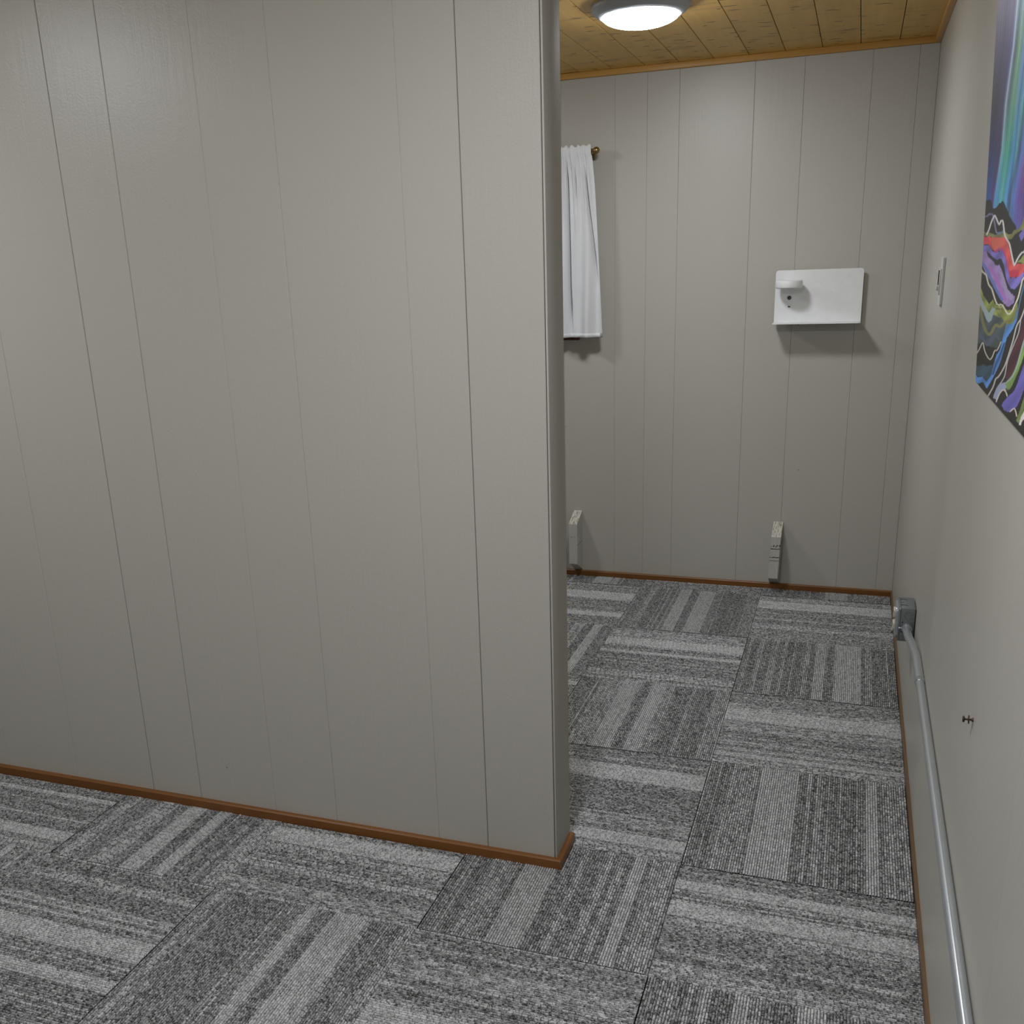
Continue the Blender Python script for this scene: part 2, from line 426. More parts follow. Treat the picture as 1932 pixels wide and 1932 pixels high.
SPEC = {
 (0, 'b', 0): [('m', 0, .2), ('d', .2, .45), ('L', .5, .68), ('m', .7, 1)],
 (0, 'b', 1): [('L', .68, .88), ('c', .26, .33), ('m', .9, .95)],
 (0, 'b', 2): [('d', 0, .09), ('c', .02, .04), ('c', .10, .12), ('c', .18, .20), ('c', .27, .28), ('d', .30, .4), ('c', .41, .45), ('L', .50, .56), ('d', .57, .6), ('L', .61, .78), ('m', .8, .84), ('d', .85, 1)],
 (0, 'b', 3): [('d', .84, 1), ('m', .76, .83), ('L', .58, .75), ('m', .45, .56), ('d', .2, .4), ('L', .10, .15), ('c', 0, .08)],
 (0, 'b', 4): [('d', 0, .10), ('c', .12, .26), ('L', .28, .46), ('d', .48, .56), ('c', .58, .60), ('d', .62, .78), ('L', .80, .87), ('c', .89, .99)],
 (0, 'f', 0): [('d', .9, 1), ('L', .76, .86), ('d', .66, .75), ('L', .50, .64), ('c', .40, .49), ('d', .16, .38), ('c', .0, .12)],
 (0, 'f', 1): [('d', 0, .2), ('c', .15, .18), ('L', .33, .38), ('d', .4, .55), ('L', .58, .66), ('d', .7, 1)],
 (1, 'b', 0): [('d', 0, 1)],
 (1, 'b', 1): [('c', .1, .14), ('d', .16, .33), ('L', .36, .43), ('d', .44, .49), ('L', .50, .63), ('d', .7, .88), ('c', .9, 1)],
 (1, 'b', 2): [('m', .82, .95), ('L', .64, .78), ('d', .57, .63), ('L', .48, .54), ('d', .2, .46), ('c', .06, .12)],
 (1, 'b', 3): [('d', 0, .12), ('c', .14, .26), ('L', .30, .41), ('d', .42, .47), ('L', .48, .57), ('c', .58, .63), ('d', .64, .75), ('c', .76, .79), ('d', .8, .88), ('c', .90, 1)],
 (1, 'b', 4): [('d', .84, 1), ('L', .66, .80), ('d', .32, .64), ('m', .22, .30), ('L', .08, .18), ('c', 0, .06)],
 (1, 'f', 0): [('d', 0, .12), ('c', .14, .29), ('L', .31, .46), ('d', .47, .55), ('c', .56, .58), ('d', .6, .66), ('c', .67, .7), ('L', .79, .85), ('c', .88, .98)],
 (1, 'f', 1): [('d', .86, 1), ('m', .72, .84), ('d', .6, .7), ('L', .36, .54), ('d', .16, .34)],
 (2, 'f', 0): [('d', .94, 1), ('L', .74, .92), ('c', .60, .70), ('d', .26, .58), ('m', .04, .2)],
 (2, 'f', 1): [('c', .04, .06), ('d', .08, .44), ('L', .48, .54), ('d', .56, .6), ('L', .63, .78), ('d', .84, .95), ('c', .96, 1)],
 (3, 'f', 0): [('c', .04, .10), ('d', .12, .22), ('c', .24, .36), ('L', .42, .53), ('d', .54, .6), ('L', .61, .68), ('d', .7, .84), ('c', .9, 1)],
 (3, 'f', 1): [('d', .72, 1), ('c', .86, .9), ('L', .44, .56), ('d', .36, .42), ('L', .25, .32), ('d', .05, .2)],
 (2, 'b', 1): [('L', .62, .8), ('L', .2, .28)],
}
for ci in range(len(cols)-1):
    for tagc, rr in (('b', rows_b), ('f', rows_f)):
        for ri in range(len(rr)-1):
            x1, x0, y1, y0 = cols[ci], cols[ci+1], rr[ri], rr[ri+1]
            par = (ci+ri+(0 if tagc == 'b' else 1)) % 2
            d = 'V' if par == 0 else 'H'
            sp = SPEC.get((ci, tagc, ri))
            rng = random.Random(ci*31+ri*7+(3 if tagc == 'f' else 0))
            if sp is None:
                a = rng.uniform(.15, .6); b = rng.uniform(.7, .85)
                sp = [('L', a, a+.14), ('L', b, b+.06), ('c', .02, .08)]
            cut = None
            if tagc == 'b' and y0 < YPB and x0 < XE:       # cut round the partition
                if x1 <= XE+.012: y0 = YPB
                else: cut = 'b'
            if tagc == 'f' and ri == 0 and x0 < XE:
                if x1 <= XE+.012: y1 = YP-.0125
                else: cut = 'f'
            carpet_tile(x0, x1, y0, y1, d, sp, ci*101+ri*17+(500 if tagc == 'f' else 0), cut)

# ------------------------------------------------------------------ ceiling lights
t = NT('lit_lamp_lens'); t.set(Base_Color=(.9, .9, .9, 1), Roughness=.4)
t.b.inputs['Emission Color'].default_value = LAMP_COL+(1,); t.b.inputs['Emission Strength'].default_value = LAMP_BACK
M['lens_back'] = t.m
t = NT('lit_lamp_lens_front'); t.set(Base_Color=(.9, .9, .9, 1), Roughness=.4)
t.b.inputs['Emission Color'].default_value = LAMP_COL+(1,); t.b.inputs['Emission Strength'].default_value = LAMP_FRONT
M['lens_front'] = t.m
t = NT('lit_lamp_lens_left'); t.set(Base_Color=(.9, .9, .9, 1), Roughness=.4)
t.b.inputs['Emission Color'].default_value = LAMP_COL+(1,); t.b.inputs['Emission Strength'].default_value = LAMP_LEFT
M['lens_left'] = t.m
t = NT('lit_lamp_lens_hidden'); t.set(Base_Color=(.9, .9, .9, 1), Roughness=.4)
t.b.inputs['Emission Color'].default_value = LAMP_COL+(1,); t.b.inputs['Emission Strength'].default_value = LAMP_HIDDEN
M['lens_hidden'] = t.m
M['pan'] = plain('satin_grey_metal', (.46, .49, .53, 1), .4, .0)
def ceiling_light(x, y, lens, label):
    root = empty('ceiling_light', (x, y, ZC), label, 'light', 'flush ceiling lights')
    o = (x, y, ZC)
    lathe('housing', [(0, 0), (.142, 0), (.144, -.006), (.141, -.014), (.130, -.024), (.119, -.031), (.113, -.032), (.111, -.026), (0, -.026)], 48, 'pan', root, o)
    pr = [(.1125*math.cos(a), -.028-.033*math.sin(a)) for a in [i*math.pi/2/12 for i in range(12)]]+[(0, -.061)]
    lathe('lens', pr, 40, lens, root, o)
    adopt(root)
    return root
ceiling_light(-.652, 3.20, 'lens_back', 'lit round dome ceiling light in the space beyond the partition')
ceiling_light(-1.90, 3.32, 'lens_hidden', 'round dome ceiling light hidden behind the partition, above the curtained window side')
ceiling_light(-.50, .92, 'lens_front', 'round dome ceiling light above the open floor before the partition')
ceiling_light(-2.25, 1.05, 'lens_left', 'round dome ceiling light near the far left end of the partition')

# ------------------------------------------------------------------ window with rod and curtain on the back wall
win = struct(empty('window_1', (-1.48, YB, 1.38), 'small window behind the white curtain', 'window'))
wx0, wx1, wz0, wz1 = -1.86, -1.095, 1.046, 1.72
t = NT('night_window_glass'); t.set(Base_Color=(.02, .025, .03, 1), Roughness=.05); M['pane'] = t.m
box('pane', (wx0+.04, YB-.008, wz0+.04), (wx1-.04, YB-.001, wz1-.04), 'pane', win)
for lo, hi in (((wx0, YB-.02, wz0), (wx1, YB-.0005, wz0+.045)), ((wx0, YB-.02, wz1-.045), (wx1, YB-.0005, wz1)),
               ((wx0, YB-.02, wz0+.045), (wx0+.045, YB-.0005, wz1-.045)), ((wx1-.045, YB-.02, wz0+.045), (wx1, YB-.0005, wz1-.045))):
    box('window_frame', lo, hi, 'window_wood', win, bev=.002)
adopt(win)

M['brass'] = plain('aged_brass', (.34, .25, .10, 1), .32, .9)
ROD_Y, ROD_Z = YB-.062, 1.775
rod = empty('curtain_rod', (-1.48, YB, ROD_Z), 'aged brass curtain rod with ball finial above window', 'curtain rod')
tube('rod', [(-1.93, ROD_Y, ROD_Z), (-1.024, ROD_Y, ROD_Z)], .006, 'brass', rod)
lathe('finial', [(0, 0), (.007, .0005), (.0075, .004), (.0055, .006), (.0055, .008), (.0095, .011), (.0125, .0155), (.0135, .0205), (.0125, .0255), (.009, .0305), (.004, .0335), (0, .034)], 24, 'brass', rod, (-1.027, ROD_Y, ROD_Z), 'x')
for bx in (-1.038, -1.915):
    box('bracket', (bx-.005, ROD_Y-.004, ROD_Z-.012), (bx+.005, YB-.0005, ROD_Z-.006), 'brass', rod, bev=.001)
    box('bracket_plate', (bx-.009, YB-.004, ROD_Z-.03), (bx+.009, YB-.0002, ROD_Z+.014), 'brass', rod, bev=.001)
adopt(rod)

t = NT('white_cotton'); g = t.add('ShaderNodeTexCoord').outputs['Object']
x, y, z = t.xyz(g)
wv = t.math('ADD', t.math('SINE', t.math('MULTIPLY', x, 2600)), t.math('SINE', t.math('MULTIPLY', z, 2600)))
t.set(Base_Color=t.mix(t.noise(g, 14, 3), (.80, .81, .83, 1), (.72, .73, .75, 1)), Roughness=.9, Specular_IOR_Level=.15)
t.b.inputs['Sheen Weight'].default_value = .15
t.bump(t.math('ADD', t.math('MULTIPLY', wv, .2), t.noise(g, 60, 3)), .25, .0015)
M['cotton'] = t.m
def curtain():
    NX, NZ = 420, 90
    ztop, zbot = 1.7965, 1.060
    verts, faces = [], []
    for j in range(NZ+1):
        q = j/NZ; zz = ztop+(zbot-ztop)*q
        drop = max(0, (ROD_Z-.012-zz)/(ROD_Z-.012-zbot))
        xr = -1.026+.030*(drop**.55)+.012*drop
        xl = -1.80-.02*drop
        for i in range(NX+1):
            s = i/NX                                   # 0 at the right hem
            xx = xr+(xl-xr)*s
            gat = .0045*math.sin(2*math.pi*s*29+1.5*math.sin(s*37))+.003*math.sin(2*math.pi*s*51+2)
            ph = 2*math.pi*(s*7.6+.10*math.sin(3*drop+s*9))
            broad = .014*math.cos(ph)+.006*math.cos(2.3*ph+1.1+drop)
            narrow = .007*math.sin(2*math.pi*s*17+.8*math.sin(4*drop+11*s))*(1-drop)
            yy = ROD_Y-.0085+gat*max(0, 1-drop*2.2)+broad*min(1, drop*1.15)+narrow*min(1, drop*6)
            if abs(zz-ROD_Z) < .016: yy = ROD_Y-.0095+gat*.35-.002
            dz = .004*math.sin(2*math.pi*s*33)*max(0, 1-q*22)
            if s < .012: yy += (.012-s)*.4*drop
            for s0, s1, dep, f0, f1 in ((.050, .012, .024, 0, .75), (.135, .156, .028, 0, 1.01), (.092, .110, .016, 0, .35), (.205, .235, .024, 0, 1.01)):
                if f0 <= drop <= f1:
                    sv = s0+(s1-s0)*min(1, drop/.7); wv_ = .0046+.003*drop
                    yy += dep*min(1, drop*8)*min(1, (f1-drop)*5)*math.exp(-((s-sv)/wv_)**2)
            yy = min(yy, YB-.026)
            verts.append((xx, yy, zz+dz))
    for j in range(NZ):
        for i in range(NX):
            a = j*(NX+1)+i; faces.append((a, a+1, a+NX+2, a+NX+1))
    me = bpy.data.meshes.new('curtain'); me.from_pydata(verts, [], faces); me.update()
    for p in me.polygons: p.use_smooth = True
    o = link('curtain_panel', me, 'cotton')
    md = o.modifiers.new('thickness', 'SOLIDIFY'); md.thickness = .0012; md.offset = 0
    return o, verts, NX, NZ
croot = empty('curtain', (-1.41, ROD_Y, 1.06), 'white cotton curtain gathered on brass rod beside partition end', 'curtain')
cp, cv, CNX, CNZ = curtain(); cp.parent = croot; cp.name = 'curtain_cloth'
# stitched hems: right edge and bottom, as raised strips of the same cloth
def hem(name, idx_rows):
    vs_, fs_ = [], []
    for r in idx_rows:
        for k in r: x, y, z = cv[k]; vs_.append((x, y-.0014, z))
    n = len(idx_rows[0])
    for a in range(len(idx_rows)-1):
        for b in range(n-1): fs_.append((a*n+b, a*n+b+1, (a+1)*n+b+1, (a+1)*n+b))
    me = bpy.data.meshes.new(name); me.from_pydata(vs_, [], fs_); me.update()
    for p in me.polygons: p.use_smooth = True
    o = link(name, me, 'cotton', croot); md = o.modifiers.new('t', 'SOLIDIFY'); md.thickness = .001; md.offset = 0
hem('side_hem', [[j*(CNX+1)+i for i in range(0, 5)] for j in range(6, CNZ+1)])
hem('bottom_hem', [[j*(CNX+1)+i for i in range(0, CNX+1)] for j in range(CNZ-2, CNZ+1)])
adopt(croot)

# ------------------------------------------------------------------ charging shelf on the back wall
M['white_metal'] = plain('white_powder_coat', (.88, .89, .90, 1), .45)
M['black'] = plain('black_plastic', (.012, .012, .013, 1), .4)
M['grey_metal'] = plain('grey_connector_metal', (.3, .3, .3, 1), .35, .8)
sx0, sx1, sz0, sz1 = -.3065, .0125, 1.1065, 1.3005
PY = YB-.026                                          # front of the back plate
sh = empty('wall_shelf', (-.147, YB, sz0), 'white metal wall shelf with disc-shaped lamp and charging sockets', 'shelf')
def rrect(x0, x1, z0, z1, rs, n=6):
    pts = []
    for (cx, cz, a0, r) in ((x1, z1, 0, rs[0]), (x0, z1, 90, rs[1]), (x0, z0, 180, rs[2]), (x1, z0, 270, rs[3])):
        sx = -1 if a0 in (0, 270) else 1; sz = -1 if a0 in (0, 90) else 1
        if r == 0: pts.append((cx, cz)); continue
        for k in range(n+1):
            a = math.radians(a0+90*k/n); pts.append((cx+sx*r+r*math.cos(a), cz+sz*r+r*math.sin(a)))
    return pts
prism('back_plate', [(x, PY, z) for x, z in rrect(sx0, sx1, sz0, sz1, (.011, .011, 0, 0))], (0, .0025, 0), 'white_metal', sh)
TD = .092
prism('tray', [(x, y, sz0) for x, y in rrect(sx0, sx1, PY-TD, PY+.0005, (0, 0, .012, .012))], (0, 0, -.0025), 'white_metal', sh)
box('mounting_rail', (sx0+.04, PY+.0025, sz1-.10), (sx1-.04, YB-.0002, sz1-.03), 'white_metal', sh)
dz0 = 1.236
disc = lathe('lamp_disc', [(0, 0), (.047, 0), (.0495, .002), (.050, .004), (.050, .0245), (.0485, .0272), (.046, .028), (0, .028)], 56, 'white_metal', sh, (-.2535, PY-.051, dz0))
box('lamp_mount', (-.268, PY-.01, dz0+.004), (-.239, PY+.0005, dz0+.024), 'white_metal', sh, bev=.001)
lathe('lamp_underside', [(0, 0), (.043, 0), (.043, -.0008), (0, -.0008)], 48, plain('pale_diffuser', (.62, .63, .63, 1), .5), sh, (-.2535, PY-.051, dz0))
sw = lathe('socket_ring', [(.0058, 0), (.0062, -.0018), (.0075, -.0022), (.0082, -.0008), (.0082, 0)], 28, 'grey_metal', sh, (-.2525, PY, 1.198), 'y')
lathe('socket_hole', [(0, -.0006), (.006, -.0006), (.006, 0)], 24, 'black', sw, (-.2525, PY, 1.198), 'y')
lathe('socket_pin', [(0, -.0022), (.0018, -.0022), (.0018, 0)], 16, 'grey_metal', sw, (-.2515, PY, 1.197), 'y')
us = box('usb_port', (-.2595, PY-.0012, 1.1585), (-.2445, PY, 1.1705), 'white_metal', sh, bev=.0006)
box('usb_slot', (-.2565, PY-.0016, 1.1625), (-.2475, PY-.0002, 1.1668), 'black', us)
adopt(sh)

# ------------------------------------------------------------------ two painted timber blocks screwed to the back wall
def block_mat(name, cracks):
    t = NT(name); g = t.add('ShaderNodeTexCoord').outputs['Object']; x, y, z = t.xyz(g)
    gr_ = t.noise(t.vec(t.math('MULTIPLY', x, 420), t.math('MULTIPLY', y, 14), t.math('MULTIPLY', z, 9)), 1, 3, .6)
    ends = t.noise(t.vec(t.math('MULTIPLY', x, 300), t.math('MULTIPLY', y, 30), t.math('MULTIPLY', z, 60)), 1, 3, .6)
    c = t.mix(t.ramp(gr_, .38, .62), (.56, .55, .52, 1), (.48, .465, .43, 1))
    for zc, th, lo in cracks:
        wz = t.math('ADD', z, t.math('MULTIPLY', t.math('SUBTRACT', t.noise(t.vec(t.math('MULTIPLY', x, 90), t.math('MULTIPLY', z, 20)), 1, 3), .5), .006))
        m = t.math('LESS_THAN', t.math('ABSOLUTE', t.math('SUBTRACT', wz, zc)), th)
        m = t.math('MULTIPLY', m, t.math('GREATER_THAN', t.noise(t.vec(t.math('MULTIPLY', x, 160), t.math('MULTIPLY', z, 60)), 1, 2), lo))
        c = t.mix(m, c, (.05, .045, .035, 1))
    # bare sawn grain on the sloping cut
    nz = t.xyz(t.add('ShaderNodeNewGeometry').outputs['Normal'])[2]
    cut = t.math('GREATER_THAN', nz, .3)
    c = t.mix(t.math('MULTIPLY', cut, t.ramp(ends, .45, .6)), c, (.66, .62, .52, 1))
    c = t.mix(t.math('MULTIPLY', cut, t.ramp(ends, .48, .36)), c, (.20, .18, .14, 1))
    t.set(Base_Color=c, Roughness=.6); t.bump(gr_, .4, .002)
    return t.m
def block(xa, xb, ztw, ztf, zbf, zbw, mat, label, lean=0.):
    yf = YB-.089
    pts = [(xa, YB-.0003, zbw), (xa, YB-.0003, ztw), (xa, yf, ztf), (xa, yf, zbf)]
    o = prism('wood_block', pts, (xb-xa, 0, 0), mat, None, bev=.0012)
    for v in o.data.vertices: v.co.x += lean*(v.co.z-.15)
    tag(o, label, 'wood block', 'timber blocks on the back wall')
    return o
block(-1.1295, -1.0915, .306, .264, .0815, .034, block_mat('painted_block', [(.205, .0012, .56), (.168, .0012, .6)]), 'greige painted timber block on back wall, close beside the partition end')
block(-.2735, -.2355, .299, .255, .0765, .034, block_mat('cracked_painted_block', [(.204, .0018, .2), (.217, .004, .52), (.168, .002, .42), (.154, .0011, .2)]), 'greige painted timber block with dark cracks, under the white shelf', .028)

# ------------------------------------------------------------------ wall dimmer
M['switch_white'] = plain('switch_white', (.62, .62, .60, 1), .4)
dm = empty('dimmer_switch', (XR, 3.02, 1.213), 'white slide dimmer switch plate on right wall', 'switch')
dy0, dy1 = 2.985, 3.065
prism('plate', [(XR-.0002, y, z) for y, z in rrect(dy0, dy1, 1.2135, 1.3375, (.004,)*4, 3)], (-.0066, 0, 0), 'switch_white', dm, bev=.0012)
fm = box('slider_frame', (XR-.0105, 3.006, 1.241), (XR-.0066, 3.046, 1.308), 'switch_white', dm, bev=.001)
box('slot', (XR-.0128, 3.0200, 1.266), (XR-.0104, 3.0300, 1.304), 'black', fm)
box('slider_knob', (XR-.0165, 3.017, 1.252), (XR-.0105, 3.036, 1.264), 'switch_white', fm, bev=.0015)
adopt(dm)

# ------------------------------------------------------------------ outlet box and conduit on the right wall
def galv(name, col, rough):
    t = NT(name); g = t.add('ShaderNodeTexCoord').outputs['Object']; x, y, z = t.xyz(g)
    n = t.noise(t.vec(t.math('MULTIPLY', x, 80), t.math('MULTIPLY', y, 9), t.math('MULTIPLY', z, 80)), 1, 4, .6)
    n2 = t.noise(g, 160, 3)
    c = t.mix(t.math('ADD', t.math('MULTIPLY', n, .5), t.math('MULTIPLY', n2, .12)), col, tuple(q*.62 for q in col[:3])+(1,))
    t.set(Base_Color=c, Roughness=t.math('ADD', rough, t.math('MULTIPLY', n, .10)), Metallic=.75)
    return t.m
M['galv'] = galv('galvanised_steel', (.62, .66, .70, 1), .24)
M['box_steel'] = galv('dull_box_steel', (.30, .325, .335, 1), .45)
M['ivory'] = plain('ivory_plastic', (.66, .62, .50, 1), .45)
bx0, bx1, by0, by1, bz0, bz1 = .1705, XR-.002, 2.832, 2.932, .3100, .4085
ob = empty('outlet_box', (XR, 2.88, bz0), 'square galvanised outlet box low on right wall at conduit end', 'outlet')
box('box_body', (bx0, by0, bz0), (bx1, by1, bz1), 'box_steel', ob, bev=.002)
box('mounting_plate', (bx1, by0+.01, bz0+.01), (XR-.0002, by1-.01, bz1-.01), 'dark_gap', ob)
cv_ = prism('cover', [(.1700, y, z) for y, z in rrect(by0-.001, by1+.001, bz0-.001, bz1+.001, (.008,)*4, 4)], (-.004, 0, 0), 'box_steel', ob)
prism('raised_face', [(.166, y, z) for y, z in rrect(by0+.006, by1-.006, bz0+.006, bz1-.006, (.010,)*4, 5)], (-.0075, 0, 0), 'galv', cv_, bev=.002)
yc = (by0+by1)/2
for zz in (bz0+.030, bz0+.068):
    oo = prism('receptacle', [(.159, y, z) for y, z in rrect(yc-.0165, yc+.0165, zz-.0135, zz+.0135, (.009,)*4, 5)], (-.0055, 0, 0), 'ivory', ob, bev=.001)
    for sy in (-.006, .006): box('slot', (.1531, yc+sy-.001, zz-.001), (.1537, yc+sy+.001, zz+.006), 'black', oo)
lathe('cover_screw', [(0, -.002), (.0028, -.0018), (.0035, 0), (0, 0)], 16, 'galv', ob, (.1585, yc, (bz0+bz1)/2), 'x')
# knockouts on the near side and on top, pressed rings
for (px_, pz_, rr_) in ((.1915, .3865, .0115), (.187, .3225, .0085)):
    lathe('knockout', [(rr_, 0), (rr_-.0004, -.0010), (rr_-.0016, -.0010), (rr_-.002, 0)], 28, 'box_steel', ob, (px_, by0, pz_), 'y')
for (px_, pz_) in ((.1765, .3665), (.1755, .3385)):
    lathe('screw_hole', [(0, -.0004), (.0021, -.0004), (.0021, 0)], 14, 'black', ob, (px_, by0, pz_), 'y')
for k, yy in enumerate((by0+.02, by0+.043, by0+.072)):
    tube('top_knockout', [(.179+.010*math.cos(a), yy+.008*math.sin(a), bz1+.0003) for a in [math.radians(20+28*i) for i in range(6)]], .0009, 'black' if k != 1 else 'box_steel', ob, seg=6, sub=3)
adopt(ob)

cd = empty('conduit', (XR, .5, .377), 'galvanised metal conduit pipe running along right wall above baseboard', 'conduit')
CR = .0098; CXX, CZZ = XR-CR-.0015, .3765
ex, ez = .1885, .3525
tube('connector', [(ex, by0-.0005, ez), (ex, by0-.016, ez)], CR+.0035, 'galv', cd, 24)
lathe('locking_screw', [(0, -.010), (.0032, -.010), (.0036, -.008), (.0022, -.0075), (.0022, 0), (0, 0)], 14, 'galv', cd, (ex-CR-.001, by0-.009, ez), 'x')
tube('offset_elbow', [(ex, by0-.014, ez), (ex, by0-.04, ez+.0005), (ex+.0015, by0-.085, ez+.003), (ex+.005, by0-.15, ez+.011), (CXX-.003, by0-.215, CZZ-.006), (CXX, by0-.29, CZZ-.0005), (CXX, 2.44, CZZ), (CXX, 2.385, CZZ)], CR+.0009, 'galv', cd, 24, 6)
lathe('coupling_lip', [(CR, -.004), (CR+.0022, -.0035), (CR+.0022, .010), (CR+.0006, .012)], 28, 'galv', cd, (CXX, 2.385, CZZ), 'y')
tube('pipe', [(CXX, 2.40, CZZ), (CXX, YF+.002, CZZ)], CR, 'galv', cd, 28)
for yy in (.95, -.6):
    lathe('strap', [(CR+.0003, -.009), (CR+.0013, -.009), (CR+.0013, .009), (CR+.0003, .009)], 28, 'galv', cd, (CXX, yy, CZZ), 'y')
    box('strap_tab', (XR-.0025, yy-.009, CZZ+CR-.002), (XR-.0003, yy+.009, CZZ+CR+.022), 'galv', cd, bev=.0006)
adopt(cd)

# ------------------------------------------------------------------ screw left in the right wall
M['rust'] = plain('rusty_steel', (.10, .065, .045, 1), .5, .5)
scw = empty('wall_screw', (XR, 1.553, .6655), 'rusty screw with washer sticking out of right wall', 'screw')
so = (XR, 1.553, .6655)
lathe('shank', [(0, -.0128), (.0016, -.0128), (.0016, 0), (0, 0)], 12, 'rust', scw, so, 'x')
lathe('screw_head', [(0, -.0152), (.0044, -.0150), (.0054, -.0136), (.0044, -.0124), (.0010, -.0122)], 18, 'black', scw, so, 'x')
wa = lathe('washer', [(.0010, -.0058), (.0068, -.0058), (.0068, -.0070), (.0010, -.0070)], 18, 'rust', scw, so, 'x')
lathe('wall_anchor', [(.0012, -.0030), (.0026, -.0026), (.0030, -.0004), (.0034, -.0002)], 16, 'rust', scw, so, 'x')
adopt(scw)

# ------------------------------------------------------------------ painting on the right wall
def cam_ray(px, py):
    d = _r*((px-CX)/FPX)-_u*((py-CY)/FPX)+_f
    return d
def painting():
    """flat metal print hung leaning out at the top; the picture is worked out per vertex from hand-drawn shapes"""
    y_far, y_near, z_bot, z_top = 1.925, 1.115, 1.137, 1.955
    x_bot, tilt = .2005, .0455                       # front face leans out of the wall by tilt per metre of height
    ny, nz = 250, 500
    Y = np.linspace(y_far, y_near, ny+1); Z = np.linspace(z_bot, z_top, nz+1)
    YY, ZZ = np.meshgrid(Y, Z); XX = x_bot-tilt*(ZZ-z_bot)
    # picture coordinates of each vertex
    P = np.stack([XX, YY, ZZ-CAM_H], -1)
    r, u, f = np.array(_r), np.array(_u), np.array(_f)
    c3 = P@f; U = CX+FPX*(P@r)/c3; Vv = CY-FPX*(P@u)/c3
    U, Vv = U.ravel(), Vv.ravel()
    col = np.zeros((U.size, 3))
    # aurora: colours at stops along five heights
    A = lambda x, y: (1820+x/4.6, y/4.6)
    lv = {
     -600: [(300, 130, 128, 150), (470, 120, 118, 150), (490, 180, 195, 215), (520, 100, 140, 150), (560, 150, 170, 185), (640, 120, 170, 140), (760, 80, 100, 160), (1100, 70, 60, 120), (1500, 60, 140, 150)],
     0: [(280, 128, 123, 143), (440, 112, 108, 138), (462, 178, 196, 214), (485, 92, 130, 142), (512, 146, 164, 180), (570, 120, 170, 140), (700, 74, 94, 150), (1050, 80, 60, 120), (1500, 60, 140, 150)],
     400: [(255, 88, 84, 104), (390, 72, 68, 104), (410, 82, 84, 132), (425, 158, 178, 202), (442, 76, 92, 100), (480, 112, 162, 122), (515, 90, 122, 172), (600, 80, 120, 150), (760, 80, 70, 130), (1100, 70, 150, 150)],
     900: [(230, 60, 58, 66), (335, 60, 58, 85), (358, 146, 166, 184), (376, 78, 108, 114), (430, 106, 158, 128), (470, 74, 116, 156), (500, 92, 152, 162), (520, 58, 108, 110), (620, 80, 90, 160), (900, 70, 140, 140)],
     1300: [(208, 54, 64, 110), (270, 58, 58, 95), (308, 62, 55, 86), (325, 112, 164, 174), (370, 72, 156, 128), (428, 62, 122, 168), (455, 86, 154, 168), (470, 56, 76, 98), (500, 92, 112, 174), (545, 122, 80, 112), (700, 80, 60, 130)],
     1700: [(183, 58, 92, 156), (225, 58, 76, 132), (245, 88, 54, 104), (265, 84, 144, 196), (330, 90, 172, 172), (370, 78, 134, 196), (393, 66, 78, 108), (420, 88, 132, 196), (460, 104, 80, 156), (515, 84, 62, 114), (700, 100, 80, 150)],
     2300: [(150, 58, 92, 156), (225, 84, 144, 196), (300, 90, 172, 172), (370, 66, 78, 108), (430, 88, 120, 190), (500, 104, 80, 156), (700, 84, 62, 114)]}
    ks = sorted(lv); prev = None
    def at(level, pos):     # colour by fractional stop index so that streaks stay joined from height to height
        a = np.array(lv[level], float); return a
    ax = (U-1820)*4.6; ay = Vv*4.6
    def field(level):
        a = np.array(lv[level], float)
        return np.stack([np.interp(ax, a[:, 0], a[:, 1+k]) for k in range(3)], -1)
    def shifted(level, sh):
        a = np.array(lv[level], float)
        return np.stack([np.interp(ax+sh, a[:, 0], a[:, 1+k]) for k in range(3)], -1)
    lean = {-600: 475, 0: 445, 400: 410, 900: 345, 1300: 312, 1700: 252, 2300: 200}
    for lo, hi in zip(ks, ks[1:]):
        m = (ay >= lo) & (ay <= hi) if lo != ks[0] else (ay <= hi)
        tt = np.clip((ay-lo)/(hi-lo), 0, 1)
        here = lean[lo]+(lean[hi]-lean[lo])*tt          # follow the slanting streak
        c = shifted(lo, lean[lo]-here)*(1-tt)[:, None]+shifted(hi, lean[hi]-here)*tt[:, None]
        col[m] = c[m]
    # fine streaks
    ph = ax-np.interp(ay, ks, [lean[k] for k in ks])
    rs = np.random.RandomState(4); tab = rs.uniform(.86, 1.12, 400)
    col *= tab[(np.floor(ph/5).astype(int)) % 400][:, None]
    def inside(pts):
        pts = np.array(pts); x0, y0 = pts.min(0); x1, y1 = pts.max(0)
        idx = np.where((U >= x0) & (U <= x1) & (Vv >= y0) & (Vv <= y1))[0]
        if idx.size == 0: return idx
        px, py = U[idx], Vv[idx]; ins = np.zeros(idx.size, bool)
        for (xa, ya), (xb, yb) in zip(pts, np.roll(pts, -1, 0)):
            if ya == yb: continue
            cnd = ((ya > py) != (yb > py)) & (px < (xb-xa)*(py-ya)/(yb-ya)+xa); ins ^= cnd
        return idx[ins]
    def sm(pts, n=4):
        pts = [np.array(p, float) for p in pts]; out = []
        for i in range(len(pts)-1):
            p0, p1, p2, p3 = pts[max(i-1, 0)], pts[i], pts[i+1], pts[min(i+2, len(pts)-1)]
            for k in range(n):
                t_ = k/n; out.append(.5*(2*p1+(p2-p0)*t_+(2*p0-5*p1+4*p2-p3)*t_*t_+(3*p1-p0-3*p2+p3)*t_**3))
        return out+[pts[-1]]
    def poly(T, pts, c, var=0.):
        q = inside([T(*p) for p in pts]); col[q] = c
        if var: col[q] *= (1+var*np.sin(ax[q]*.05+ay[q]*.035))[:, None]
